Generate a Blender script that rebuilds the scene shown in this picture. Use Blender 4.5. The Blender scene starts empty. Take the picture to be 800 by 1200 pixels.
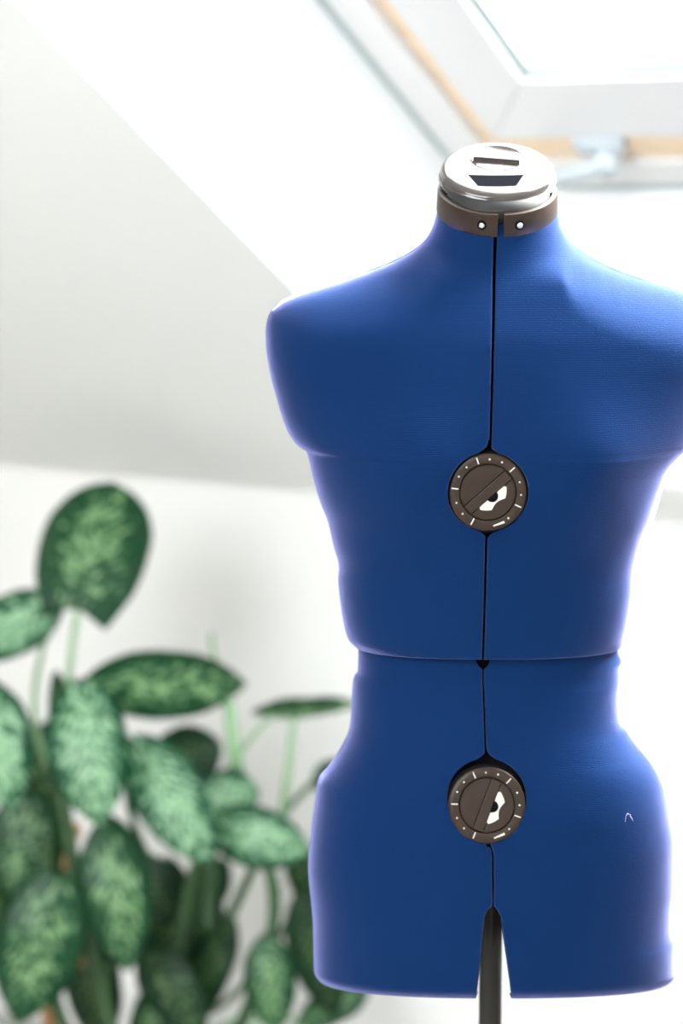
import bpy, bmesh, math, random
from mathutils import Vector, Matrix
random.seed(7)
PI = math.pi
scene = bpy.context.scene
COL = scene.collection

# ------------------------------------------------------------------ camera, world, exposure
F_PX = 2800.0                       # focal length in pixels of an 800x1200 frame (84 mm on 24x36)
PITCH = math.atan(370 / 2800)
CAM = Vector((-0.146, -2.30, 1.50))
cd = bpy.data.cameras.new('camera')
cam = bpy.data.objects.new('camera', cd)
COL.objects.link(cam)
cam.location = CAM
cam.rotation_euler = (PI / 2 - PITCH, 0, 0)
cd.sensor_fit = 'VERTICAL'
cd.sensor_height = 36
cd.sensor_width = 24
cd.lens = 84
cd.clip_start = 0.05
cd.dof.use_dof = True
cd.dof.focus_distance = 2.19
cd.dof.aperture_fstop = 2.6
scene.camera = cam

world = bpy.data.worlds.new('overcast_sky')
scene.world = world
world.use_nodes = True
wn = world.node_tree
wn.nodes.clear()
w_out = wn.nodes.new('ShaderNodeOutputWorld')
w_bg = wn.nodes.new('ShaderNodeBackground')
w_geo = wn.nodes.new('ShaderNodeTexCoord')
w_sep = wn.nodes.new('ShaderNodeSeparateXYZ')
w_rmp = wn.nodes.new('ShaderNodeValToRGB')
wn.links.new(w_geo.outputs['Generated'], w_sep.inputs[0])
w_map = wn.nodes.new('ShaderNodeMath')
w_map.operation = 'MULTIPLY_ADD'
w_map.inputs[1].default_value = 0.5
w_map.inputs[2].default_value = 0.5
wn.links.new(w_sep.outputs['Z'], w_map.inputs[0])
wn.links.new(w_map.outputs[0], w_rmp.inputs[0])
w_rmp.color_ramp.elements[0].position = 0.485
w_rmp.color_ramp.elements[0].color = (0.20, 0.21, 0.18, 1)     # dull ground below the horizon
w_rmp.color_ramp.elements[1].position = 0.505
w_rmp.color_ramp.elements[1].color = (0.92, 0.96, 1.0, 1)      # even white overcast above
wn.links.new(w_rmp.outputs[0], w_bg.inputs[0])
w_bg.inputs[1].default_value = 11.0
wn.links.new(w_bg.outputs[0], w_out.inputs[0])

sd_ = bpy.data.lights.new('hazy_sun', 'SUN')
sd_.energy = 62.0
sd_.angle = math.radians(38)
sd_.color = (1.0, 0.98, 0.95)
sun = bpy.data.objects.new('hazy_sun', sd_)
COL.objects.link(sun)
sun.rotation_euler = Vector((0.85, 0.60, 1.05)).to_track_quat('Z', 'Y').to_euler()

scene.view_settings.view_transform = 'Standard'
scene.view_settings.look = 'None'
scene.view_settings.exposure = 0.13
scene.view_settings.gamma = 1
scene.view_settings.use_curve_mapping = False
scene.cycles.max_bounces = 14
scene.cycles.diffuse_bounces = 9
scene.cycles.transparent_max_bounces = 12

# ------------------------------------------------------------------ room axes
YAW = math.radians(34)
SL = math.radians(32)
N = Vector((math.sin(YAW), math.cos(YAW), 0))        # outward through the knee wall
U = Vector((math.cos(YAW), -math.sin(YAW), 0))       # along the knee wall, to the right
UPS = -N * math.cos(SL) + Vector((0, 0, math.sin(SL)))   # up the sloped ceiling
NOR = N * math.sin(SL) + Vector((0, 0, math.cos(SL)))    # outward through the roof
KW = Vector((-0.49244, 1.80, 1.01770))               # a point on the top edge of the knee wall
ZK = KW.z
U0, U1 = -2.6, 3.7
HALF = 3.6
S_RIDGE = HALF / math.cos(SL)
NF = -N * 1.0
UPS_F = N * math.cos(SL) + Vector((0, 0, math.sin(SL)))
NOR_F = -N * math.sin(SL) + Vector((0, 0, math.cos(SL)))
KF = KW - N * (2 * HALF)                             # top edge of the knee wall behind the camera


def rp(u, s, off=0.0):
    return KW + U * u + UPS * s + NOR * off


def rf(u, s, off=0.0):
    return KF + U * u + UPS_F * s + NOR_F * off


def wp(u, n, z):
    p = KW + U * u + N * n
    return Vector((p.x, p.y, z))


def P(px, py, y):
    """world point on the vertical plane Y=y seen in direction (px,py) - used once to size things"""
    c, s = math.cos(PITCH), math.sin(PITCH)
    a, b = (px - 400) / F_PX, (600 - py) / F_PX
    r = Vector((a, c + b * s, -s + b * c))
    return CAM + r * ((y - CAM.y) / r.y)


def portal(name, centre, ux, uy, sx, sy):
    ld = bpy.data.lights.new(name, 'AREA')
    ld.shape = 'RECTANGLE'
    ld.size, ld.size_y = sx, sy
    ld.cycles.is_portal = True
    o = bpy.data.objects.new(name, ld)
    COL.objects.link(o)
    z = ux.cross(uy)
    o.matrix_world = Matrix.Translation(centre) @ Matrix((ux, uy, z)).transposed().to_4x4()


# window opening in the back slope, and two roof windows behind the camera
OP = (0.727, 2.30, 0.12, 1.95)       # u0,u1,s0,s1 of the plaster opening
OFF = 0.30                           # depth of the reveal
FR = (0.790, 2.235, 0.447, 1.84)      # outer edge of the window frame at that depth
OP2 = (2.70, 3.50, 0.12, 1.95)        # its neighbour, out of frame to the right
FR2 = (2.76, 3.44, 0.36, 1.84)
BACK_WIN = [(0.1, 2.7, 1.9, 3.8)]


def mid(q, fn, off):
    return fn((q[0] + q[1]) / 2, (q[2] + q[3]) / 2, off)


portal('window_portal', mid(FR, rp, OFF + 0.12), U, -UPS, FR[1] - FR[0], FR[3] - FR[2])
portal('window_portal', mid(FR2, rp, OFF + 0.12), U, -UPS, FR2[1] - FR2[0], FR2[3] - FR2[2])
for q in BACK_WIN:
    portal('window_portal', mid(q, rf, 0.3), U, UPS_F, q[1] - q[0], q[3] - q[2])


# ------------------------------------------------------------------ materials
def mat(name, base=(0.8, 0.8, 0.8), rough=0.5, **kw):
    m = bpy.data.materials.new(name)
    m.use_nodes = True
    b = m.node_tree.nodes['Principled BSDF']
    b.inputs['Base Color'].default_value = (*base, 1)
    b.inputs['Roughness'].default_value = rough
    for k, v in kw.items():
        b.inputs[k.replace('_', ' ')].default_value = v
    return m


def nodes(m):
    t = m.node_tree
    return t, t.nodes, t.links, t.nodes['Principled BSDF']


def noise_bump(m, scale=80, strength=0.1, dist=0.001, detail=4):
    t, n, l, b = nodes(m)
    tc = n.new('ShaderNodeTexCoord')
    no = n.new('ShaderNodeTexNoise')
    no.inputs['Scale'].default_value = scale
    no.inputs['Detail'].default_value = detail
    bu = n.new('ShaderNodeBump')
    bu.inputs['Strength'].default_value = strength
    bu.inputs['Distance'].default_value = dist
    l.new(tc.outputs['Object'], no.inputs['Vector'])
    l.new(no.outputs['Fac'], bu.inputs['Height'])
    l.new(bu.outputs[0], b.inputs['Normal'])
    return no


def noise_colour(m, c1, c2, scale=5, detail=3, stretch=(1, 1, 1)):
    t, n, l, b = nodes(m)
    tc = n.new('ShaderNodeTexCoord')
    mp = n.new('ShaderNodeMapping')
    mp.inputs['Scale'].default_value = stretch
    no = n.new('ShaderNodeTexNoise')
    no.inputs['Scale'].default_value = scale
    no.inputs['Detail'].default_value = detail
    r = n.new('ShaderNodeValToRGB')
    r.color_ramp.elements[0].position = 0.3
    r.color_ramp.elements[0].color = (*c1, 1)
    r.color_ramp.elements[1].position = 0.7
    r.color_ramp.elements[1].color = (*c2, 1)
    l.new(tc.outputs['Object'], mp.inputs[0])
    l.new(mp.outputs[0], no.inputs['Vector'])
    l.new(no.outputs['Fac'], r.inputs[0])
    l.new(r.outputs[0], b.inputs['Base Color'])


M_PLASTER = mat('white_plaster', (0.885, 0.88, 0.865), 0.9)
noise_bump(M_PLASTER, 140, 0.08, 0.0006)
M_WALL = mat('warm_white_wall_paint', (0.90, 0.89, 0.865), 0.9)
noise_bump(M_WALL, 160, 0.08, 0.0006)
M_REVEAL = mat('white_reveal_lining', (0.9, 0.9, 0.9), 0.7)
noise_bump(M_REVEAL, 120, 0.05, 0.0005)
M_FLOOR = mat('pale_grey_floor', (0.72, 0.71, 0.68), 0.45)
noise_colour(M_FLOOR, (0.27, 0.265, 0.25), (0.35, 0.345, 0.33), 3, 6, (12, 1, 1))
M_TRIM = mat('white_trim_paint', (0.86, 0.86, 0.85), 0.4)
noise_bump(M_TRIM, 60, 0.03, 0.0004)
M_FRAME = mat('white_window_paint', (0.76, 0.75, 0.74), 0.35)
noise_bump(M_FRAME, 70, 0.04, 0.0004)
M_WOOD = mat('bare_pine', (0.75, 0.50, 0.28), 0.5)
noise_colour(M_WOOD, (0.80, 0.60, 0.40), (0.90, 0.72, 0.52), 6, 6, (1, 14, 14))
M_GASKET = mat('grey_green_gasket', (0.40, 0.47, 0.46), 0.5)
noise_bump(M_GASKET, 200, 0.05)
M_HANDLE = mat('white_handle_enamel', (0.52, 0.57, 0.60), 0.25)
noise_bump(M_HANDLE, 90, 0.02, 0.0003)

M_GLASS = bpy.data.materials.new('window_glass')
M_GLASS.use_nodes = True
_t = M_GLASS.node_tree
_t.nodes.clear()
_o = _t.nodes.new('ShaderNodeOutputMaterial')
_m = _t.nodes.new('ShaderNodeMixShader')
_a = _t.nodes.new('ShaderNodeBsdfTransparent')
_a.inputs[0].default_value = (0.96, 0.98, 0.97, 1)
_g = _t.nodes.new('ShaderNodeBsdfGlossy')
_g.inputs['Roughness'].default_value = 0.02
_f = _t.nodes.new('ShaderNodeFresnel')
_f.inputs['IOR'].default_value = 1.45
_q = _t.nodes.new('ShaderNodeNewGeometry')
_k = _t.nodes.new('ShaderNodeMath')          # reflect only at the outer face of the thin pane
_k.operation = 'SUBTRACT'
_k.use_clamp = True
_t.links.new(_f.outputs[0], _k.inputs[0])
_t.links.new(_q.outputs['Backfacing'], _k.inputs[1])
_t.links.new(_k.outputs[0], _m.inputs[0])
_t.links.new(_a.outputs[0], _m.inputs[1])
_t.links.new(_g.outputs[0], _m.inputs[2])
_t.links.new(_m.outputs[0], _o.inputs[0])

# blue napped knit of the dress form
M_BLUE = mat('blue_napped_knit', (0.012, 0.055, 0.20), 0.85, Sheen_Weight=0.0, Sheen_Roughness=0.4)
_t, _n, _l, _b = nodes(M_BLUE)
_b.inputs['Sheen Tint'].default_value = (0.60, 0.64, 1.0, 1)
_b.inputs['Specular IOR Level'].default_value = 0.05
_tc = _n.new('ShaderNodeTexCoord')
_no = _n.new('ShaderNodeTexNoise')
_no.inputs['Scale'].default_value = 700
_no.inputs['Detail'].default_value = 3
_wv = _n.new('ShaderNodeTexWave')
_wv.wave_type = 'BANDS'
_wv.bands_direction = 'Z'
_wv.inputs['Scale'].default_value = 190
_wv.inputs['Distortion'].default_value = 1.2
_wv.inputs['Detail'].default_value = 1
_wv.inputs['Detail Scale'].default_value = 2
_ad = _n.new('ShaderNodeMath')
_ad.operation = 'MULTIPLY_ADD'
_ad.inputs[1].default_value = 0.45
_bu = _n.new('ShaderNodeBump')
_bu.inputs['Strength'].default_value = 0.35
_bu.inputs['Distance'].default_value = 0.0006
_rp = _n.new('ShaderNodeValToRGB')
_rp.color_ramp.elements[0].position = 0.30
_rp.color_ramp.elements[0].color = (0.002, 0.0155, 0.066, 1)
_rp.color_ramp.elements[1].position = 0.72
_rp.color_ramp.elements[1].color = (0.0045, 0.025, 0.100, 1)
_l.new(_tc.outputs['Object'], _no.inputs['Vector'])
_l.new(_tc.outputs['Object'], _wv.inputs['Vector'])
_l.new(_wv.outputs['Fac'], _ad.inputs[0])
_l.new(_no.outputs['Fac'], _ad.inputs[2])
_l.new(_ad.outputs[0], _bu.inputs['Height'])
_l.new(_bu.outputs[0], _b.inputs['Normal'])
_l.new(_no.outputs['Fac'], _rp.inputs[0])
_l.new(_rp.outputs[0], _b.inputs['Base Color'])
_sh = _n.new('ShaderNodeBsdfSheen')                 # raised nap that catches light at grazing angles
_sh.distribution = 'ASHIKHMIN'
_sh.inputs['Color'].default_value = (0.29, 0.29, 0.58, 1)
_sh.inputs['Roughness'].default_value = 0.335
_l.new(_bu.outputs[0], _sh.inputs['Normal'])
_as = _n.new('ShaderNodeAddShader')
_l.new(_b.outputs[0], _as.inputs[0])
_l.new(_sh.outputs[0], _as.inputs[1])
_l.new(_as.outputs[0], _n['Material Output'].inputs[0])

M_BLACK = mat('black_inner_plastic', (0.010, 0.009, 0.009), 0.6)
noise_bump(M_BLACK, 120, 0.05)
M_BROWN = mat('dark_brown_plastic', (0.023, 0.0115, 0.0055), 0.40, Coat_Weight=0.0, Specular_IOR_Level=0.35, Coat_Roughness=0.15)
noise_bump(M_BROWN, 500, 0.04, 0.0002)
M_CAP = mat('polished_dark_plastic', (0.045, 0.036, 0.034), 0.12, Coat_Weight=0.6, Coat_Roughness=0.06)
noise_bump(M_CAP, 30, 0.01, 0.0002)
M_SLOT = mat('matt_black_recess', (0.006, 0.006, 0.008), 0.9)
M_SLOT.node_tree.nodes['Principled BSDF'].inputs['Specular IOR Level'].default_value = 0.0
noise_bump(M_SLOT, 200, 0.05)
M_WHITE = mat('white_print', (0.57, 0.56, 0.52), 0.5)
noise_bump(M_WHITE, 300, 0.02, 0.0001)
M_STEEL = mat('zinc_screw', (0.62, 0.64, 0.62), 0.3, Metallic=1.0)
noise_bump(M_STEEL, 400, 0.05, 0.0002)
M_POLE = mat('gloss_brown_black_metal', (0.016, 0.012, 0.009), 0.3, Coat_Weight=0.0, Specular_IOR_Level=0.35)
noise_bump(M_POLE, 60, 0.02, 0.0002)
M_LINT = mat('pale_lint', (0.55, 0.45, 0.62), 0.9)
noise_bump(M_LINT, 900, 0.1, 0.0001)


def leaf_material(name, dark, mid_, pale, amount):
    m = mat(name, mid_, 0.32)
    t, n, l, b = nodes(m)
    uv = n.new('ShaderNodeUVMap')
    uv.uv_map = 'UVMap'
    sp = n.new('ShaderNodeSeparateXYZ')
    l.new(uv.outputs[0], sp.inputs[0])

    def math_(op, a, bb=None, c=None):
        k = n.new('ShaderNodeMath')
        k.operation = op
        for i, v in enumerate((a, bb, c)):
            if v is None:
                continue
            if isinstance(v, (int, float)):
                k.inputs[i].default_value = v
            else:
                l.new(v, k.inputs[i])
        return k.outputs[0]
    au = math_('ABSOLUTE', sp.outputs['X'])
    vv = math_('SUBTRACT', sp.outputs['Y'], math_('MULTIPLY', au, 0.22))
    cm = n.new('ShaderNodeCombineXYZ')
    l.new(math_('MULTIPLY', sp.outputs['X'], 4.2), cm.inputs[0])
    l.new(math_('MULTIPLY', vv, 12.5), cm.inputs[1])
    oi = n.new('ShaderNodeObjectInfo')
    l.new(math_('MULTIPLY', oi.outputs['Random'], 40.0), cm.inputs[2])
    no = n.new('ShaderNodeTexNoise')
    no.inputs['Scale'].default_value = 1.6
    no.inputs['Detail'].default_value = 5
    no.inputs['Roughness'].default_value = 0.58
    l.new(cm.outputs[0], no.inputs['Vector'])
    # pale blotches fade out towards the margin and the tip
    edge = math_('MULTIPLY', math_('POWER', au, 2.2), 0.26)
    tip = math_('MULTIPLY', math_('POWER', math_('ABSOLUTE', math_('SUBTRACT', sp.outputs['Y'], 0.5)), 3.0), 0.9)
    f = math_('SUBTRACT', math_('SUBTRACT', no.outputs['Fac'], edge), tip)
    rmp = n.new('ShaderNodeValToRGB')
    e = rmp.color_ramp.elements
    e[0].position = 0.455 - amount
    e[0].color = (*dark, 1)
    e[1].position = 0.575 - amount
    e[1].color = (*pale, 1)
    k = e.new(0.51 - amount)
    k.color = (*mid_, 1)
    l.new(f, rmp.inputs[0])
    l.new(rmp.outputs[0], b.inputs['Base Color'])
    bu = n.new('ShaderNodeBump')
    bu.inputs['Strength'].default_value = 0.25
    bu.inputs['Distance'].default_value = 0.004
    l.new(no.outputs['Fac'], bu.inputs['Height'])
    l.new(bu.outputs[0], b.inputs['Normal'])
    # thin blade lets some light through
    tr = n.new('ShaderNodeBsdfTranslucent')
    l.new(rmp.outputs[0], tr.inputs[0])
    mx = n.new('ShaderNodeMixShader')
    mx.inputs[0].default_value = 0.18
    out = n['Material Output']
    l.new(b.outputs[0], mx.inputs[1])
    l.new(tr.outputs[0], mx.inputs[2])
    l.new(mx.outputs[0], out.inputs[0])
    return m


M_LEAF = leaf_material('speckled_leaf', (0.006, 0.085, 0.027), (0.018, 0.155, 0.050), (0.36, 0.57, 0.30), 0.04)
M_LEAF_PALE = leaf_material('pale_speckled_leaf', (0.009, 0.105, 0.043), (0.042, 0.235, 0.105), (0.46, 0.70, 0.46), 0.09)
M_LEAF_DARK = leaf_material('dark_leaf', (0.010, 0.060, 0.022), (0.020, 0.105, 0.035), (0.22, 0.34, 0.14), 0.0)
M_STEM = mat('green_petiole', (0.20, 0.42, 0.16), 0.45)
noise_colour(M_STEM, (0.15, 0.30, 0.14), (0.25, 0.42, 0.22), 20, 2)
M_STEM_DARK = mat('dark_green_cane', (0.03, 0.085, 0.03), 0.5)
noise_colour(M_STEM_DARK, (0.018, 0.06, 0.02), (0.05, 0.12, 0.04), 14, 3)
M_CANE = mat('tan_stake', (0.55, 0.27, 0.10), 0.6)
noise_colour(M_CANE, (0.42, 0.20, 0.08), (0.62, 0.33, 0.13), 12, 3)
M_POT = mat('white_glazed_pot', (0.75, 0.74, 0.70), 0.3)
noise_bump(M_POT, 40, 0.02)
M_SOIL = mat('potting_soil', (0.03, 0.02, 0.012), 0.95)
noise_bump(M_SOIL, 90, 0.9, 0.01)


# ------------------------------------------------------------------ object helpers
def link(name, bm, m, parent=None, smooth=True, kind=None):
    me = bpy.data.meshes.new(name)
    bmesh.ops.recalc_face_normals(bm, faces=bm.faces[:])
    bm.to_mesh(me)
    bm.free()
    if smooth:
        for p in me.polygons:
            p.use_smooth = True
    me.materials.append(m)
    o = bpy.data.objects.new(name, me)
    COL.objects.link(o)
    if parent:
        o.parent = parent
        o.matrix_parent_inverse = parent.matrix_world.inverted()
    if kind:
        o['kind'] = kind
    return o


def sharp(o, deg=35):
    me = o.data
    bm = bmesh.new()
    bm.from_mesh(me)
    for e in bm.edges:
        if len(e.link_faces) == 2 and e.calc_face_angle(0) > math.radians(deg):
            e.smooth = False
    bm.to_mesh(me)
    bm.free()
    return o


def empty(name, loc, label, cat, kind=None):
    o = bpy.data.objects.new(name, None)
    COL.objects.link(o)
    o.location = loc
    o.empty_display_size = 0.1
    o['label'] = label
    o['category'] = cat
    if kind:
        o['kind'] = kind
    bpy.context.view_layer.update()
    return o


def hexa(bm, lo, hi):
    """solid between quads lo[4] and hi[4]"""
    a = [bm.verts.new(p) for p in lo]
    b = [bm.verts.new(p) for p in hi]
    bm.faces.new(a[::-1])
    bm.faces.new(b)
    for i in range(4):
        j = (i + 1) % 4
        bm.faces.new((a[i], a[j], b[j], b[i]))


def slab(bm, fn, u0, u1, s0, s1, o0, o1):
    q = ((u0, s0), (u1, s0), (u1, s1), (u0, s1))
    hexa(bm, [fn(u, s, o0) for u, s in q], [fn(u, s, o1) for u, s in q])


def bevel(bm, w, seg=2):
    bmesh.ops.recalc_face_normals(bm, faces=bm.faces[:])
    bmesh.ops.bevel(bm, geom=[e for e in bm.edges if len(e.link_faces) == 2 and e.calc_face_angle(0) > 0.5],
                    offset=w, segments=seg, affect='EDGES', profile=0.5)


def tube(bm, pts, rad, seg=12, caps=True, sq=1.0):
    pts = [Vector(p) for p in pts]
    if not isinstance(rad, (list, tuple)):
        rad = [rad] * len(pts)
    rings = []
    t0 = (pts[1] - pts[0]).normalized()
    ref = Vector((0, 0, 1)) if abs(t0.z) < 0.9 else Vector((1, 0, 0))
    nx = t0.cross(ref).normalized()
    for i, p in enumerate(pts):
        t = (pts[min(i + 1, len(pts) - 1)] - pts[max(i - 1, 0)]).normalized()
        nx = (nx - t * nx.dot(t)).normalized()
        ny = t.cross(nx)
        rings.append([bm.verts.new(p + (nx * math.cos(2 * PI * k / seg) + ny * math.sin(2 * PI * k / seg) * sq) * rad[i])
                      for k in range(seg)])
    for a, b in zip(rings, rings[1:]):
        for k in range(seg):
            j = (k + 1) % seg
            bm.faces.new((a[k], a[j], b[j], b[k]))
    if caps:
        bm.faces.new(rings[0][::-1])
        bm.faces.new(rings[-1])


def bez(p0, p1, p2, n=10):
    return [p0 * (1 - t) ** 2 + p1 * 2 * t * (1 - t) + p2 * t * t for t in (i / n for i in range(n + 1))]


def lathe(bm, prof, mtx=Matrix(), seg=48, ry=1.0):
    """prof: (radius, height); closed at the axis when radius is 0"""
    rings = []
    for r, h in prof:
        if r < 1e-6:
            rings.append([bm.verts.new(mtx @ Vector((0, 0, h)))])
        else:
            rings.append([bm.verts.new(mtx @ Vector((r * math.cos(2 * PI * k / seg), ry * r * math.sin(2 * PI * k / seg), h)))
                          for k in range(seg)])
    for a, b in zip(rings, rings[1:]):
        if len(a) == 1 and len(b) == 1:
            continue
        for k in range(seg):
            j = (k + 1) % seg
            if len(a) == 1:
                bm.faces.new((a[0], b[j], b[k]))
            elif len(b) == 1:
                bm.faces.new((a[k], a[j], b[0]))
            else:
                bm.faces.new((a[k], a[j], b[j], b[k]))


def lerp_table(tab, x):
    if x <= tab[0][0]:
        return tab[0][1]
    for (a, va), (b, vb) in zip(tab, tab[1:]):
        if x <= b:
            return va + (vb - va) * (x - a) / (b - a)
    return tab[-1][1]


def smooth_table(tab, x):
    """monotone cubic (Hermite) look-up"""
    n = len(tab)
    if x <= tab[0][0]:
        return tab[0][1]
    if x >= tab[-1][0]:
        return tab[-1][1]
    for i in range(n - 1):
        if x <= tab[i + 1][0]:
            break
    h = tab[i + 1][0] - tab[i][0]
    d = (tab[i + 1][1] - tab[i][1]) / h

    def slope(k):
        if k == 0 or k == n - 1:
            return d
        d0 = (tab[k][1] - tab[k - 1][1]) / (tab[k][0] - tab[k - 1][0])
        d1 = (tab[k + 1][1] - tab[k][1]) / (tab[k + 1][0] - tab[k][0])
        return 0 if d0 * d1 <= 0 else 2 * d0 * d1 / (d0 + d1)
    m0, m1 = slope(i), slope(i + 1)
    t = (x - tab[i][0]) / h
    return ((1 + 2 * t) * (1 - t) ** 2 * tab[i][1] + t * (1 - t) ** 2 * h * m0
            + t * t * (3 - 2 * t) * tab[i + 1][1] + t * t * (t - 1) * h * m1)


# ------------------------------------------------------------------ room shell
def box_uvz(name, u0, u1, n0, n1, z0, z1, m):
    bm = bmesh.new()
    q = ((u0, n0), (u1, n0), (u1, n1), (u0, n1))
    hexa(bm, [wp(u, n, z0) for u, n in q], [wp(u, n, z1) for u, n in q])
    return link(name, bm, m, smooth=False, kind='structure')


W2 = 2 * HALF
box_uvz('floor', U0 - 0.2, U1 + 0.2, -W2 - 0.2, 0.2, -0.15, 0.0, M_FLOOR)
box_uvz('wall_back', U0, U1, 0.0, 0.15, 0.0, ZK, M_WALL)
box_uvz('wall_front', U0, U1, -W2 - 0.15, -W2, 0.0, ZK, M_WALL)
ZR = ZK + S_RIDGE * math.sin(SL)
PENTA = [(0.0, 0.0), (0.0, ZK), (-HALF, ZR), (-W2, ZK), (-W2, 0.0)]


def gable(name, ua, ub, polys):
    bm = bmesh.new()
    for prof in polys:
        a = [bm.verts.new(wp(ua, n, z)) for n, z in prof]
        b = [bm.verts.new(wp(ub, n, z)) for n, z in prof]
        bm.faces.new(a)
        bm.faces.new(b[::-1])
        for i in range(len(prof)):
            j = (i + 1) % len(prof)
            bm.faces.new((a[i], a[j], b[j], b[i]))
    return link(name, bm, M_WALL, smooth=False, kind='structure')


gable('wall_left', U0 - 0.15, U0, [PENTA])
gable('wall_right', U1, U1 + 0.15, [PENTA])
bm = bmesh.new()
us = [U0 - 0.15, OP[0], OP[1], OP2[0], OP2[1], U1 + 0.15]
ss = [0.0, OP[2], OP[3], S_RIDGE]
for i in range(5):
    for j in range(3):
        if not (j == 1 and i in (1, 3)):
            slab(bm, rp, us[i], us[i + 1], ss[j], ss[j + 1], 0.0, 0.29)
us = [U0 - 0.15] + [v for q in BACK_WIN for v in q[:2]] + [U1 + 0.15]
ss = [0.0, BACK_WIN[0][2], BACK_WIN[0][3], S_RIDGE]
for i in range(3):
    for j in range(3):
        if (i, j) != (1, 1):
            slab(bm, rf, us[i], us[i + 1], ss[j], ss[j + 1], 0.0, 0.29)
link('ceiling', bm, M_PLASTER, smooth=False, kind='structure')
bm = bmesh.new()
q = ((U0, -0.016), (U1, -0.016), (U1, 0.0), (U0, 0.0))
hexa(bm, [wp(u, n, 0.0) for u, n in q], [wp(u, n, 0.11) for u, n in q])
bevel(bm, 0.004)
link('baseboard_back', bm, M_TRIM, smooth=False, kind='structure')

# ------------------------------------------------------------------ the roof window
def ring(win, name, o, i, off_o, off_i, m, d=0.05, bev=0.003):
    """four mitred rails between rectangle o and rectangle i (u0,u1,s0,s1); each a part"""
    def cs(q):
        return [(q[0], q[2]), (q[1], q[2]), (q[1], q[3]), (q[0], q[3])]
    co, ci = cs(o), cs(i)
    for k in range(4):
        j = (k + 1) % 4
        bm = bmesh.new()
        lo = [rp(*co[k], off_o), rp(*co[j], off_o), rp(*ci[j], off_i), rp(*ci[k], off_i)]
        hi = [v + NOR * d for v in lo]
        hexa(bm, lo, hi)
        if bev:
            bevel(bm, bev)
        link(name, bm, m, win, smooth=False)


def inset(q, l, r, b, t):
    return (q[0] + l, q[1] - r, q[2] + b, q[3] - t)


def roof_window(name, op, fr, label):
    win = empty(name, rp((op[0] + op[1]) / 2, op[2], 0.0), label, 'window', 'structure')
    # splayed plaster lining of the opening
    cs_o = [(op[0], op[2]), (op[1], op[2]), (op[1], op[3]), (op[0], op[3])]
    cs_i = [(fr[0], fr[2]), (fr[1], fr[2]), (fr[1], fr[3]), (fr[0], fr[3])]
    for k in range(4):
        j = (k + 1) % 4
        bm = bmesh.new()
        a, b_, c, d = rp(*cs_o[k], 0), rp(*cs_o[j], 0), rp(*cs_i[j], OFF), rp(*cs_i[k], OFF)
        n_ = (b_ - a).cross(d - a).normalized()
        ctr = rp((fr[0] + fr[1]) / 2, 1.1, 0.15)
        if n_.dot(ctr - a) > 0:
            n_ = -n_
        hexa(bm, [a, b_, c, d], [p + n_ * 0.012 for p in (a, b_, c, d)])
        link('reveal', bm, M_REVEAL, win, smooth=False)
    R0 = fr
    R1 = inset(fr, 0.012, 0.012, 0.012, 0.012)          # grey shadow joint
    R2 = inset(fr, 0.072, 0.072, 0.065, 0.065)          # white frame
    R3 = inset(fr, 0.098, 0.098, 0.122, 0.10)           # pine edge
    R4 = inset(fr, 0.198, 0.198, 0.244, 0.21)           # white sash
    R5 = inset(fr, 0.210, 0.210, 0.254, 0.22)           # gasket
    ring(win, 'shadow_joint', R0, R1, OFF, OFF + 0.004, M_GASKET, 0.05, 0)
    ring(win, 'frame_rail', R1, R2, OFF, OFF, M_FRAME, 0.09)
    ring(win, 'pine_edge', R2, R3, OFF + 0.012, OFF + 0.012, M_WOOD, 0.08, 0.002)
    ring(win, 'sash_rail', R3, R4, OFF + 0.004, OFF + 0.012, M_FRAME, 0.07)
    ring(win, 'gasket', R4, R5, OFF + 0.022, OFF + 0.026, M_GASKET, 0.03, 0.001)
    bm = bmesh.new()
    slab(bm, rp, R5[0] - 0.006, R5[1] + 0.006, R5[2] - 0.006, R5[3] + 0.006, OFF + 0.04, OFF + 0.046)
    link('glass_pane', bm, M_GLASS, win, smooth=False)
    return win


win = roof_window('window_1', OP, FR, 'white roof window with pine edges set deep in the sloped ceiling')
roof_window('window_2', OP2, FR2, 'second roof window, to the right of the one with the handle')
# lever handle on the bottom rail
hu, hs = 1.065, 0.556
fu = Matrix((U, UPS, -NOR)).transposed().to_4x4()
bm = bmesh.new()
slab(bm, rp, hu - 0.052, hu + 0.022, hs - 0.010, hs + 0.020, OFF - 0.012, OFF + 0.012)
bevel(bm, 0.007, 3)
hb = link('handle', bm, M_HANDLE, win)
bm = bmesh.new()
lathe(bm, [(0, 0), (0.019, 0), (0.019, 0.03), (0.016, 0.036), (0, 0.037)],
      Matrix.Translation(rp(hu, hs - 0.002, OFF - 0.005)) @ fu, 24)
h = rp(hu, hs, OFF)
tube(bm, bez(rp(hu, hs, OFF - 0.03), rp(hu - 0.045, hs - 0.004, OFF - 0.045), rp(hu - 0.125, hs - 0.035, OFF - 0.030), 10),
     [0.013, 0.013, 0.0125, 0.012, 0.0115, 0.011, 0.0105, 0.010, 0.0095, 0.009, 0.007], 14)
link('handle_lever', bm, M_HANDLE, win)

# ------------------------------------------------------------------ dress form
POLE_X = P(574.5, 1150, 0).x
form = empty('dress_form', (POLE_X, 0, 0), 'blue adjustable dress form with two dials on a dark pole stand', 'dress form')

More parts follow.
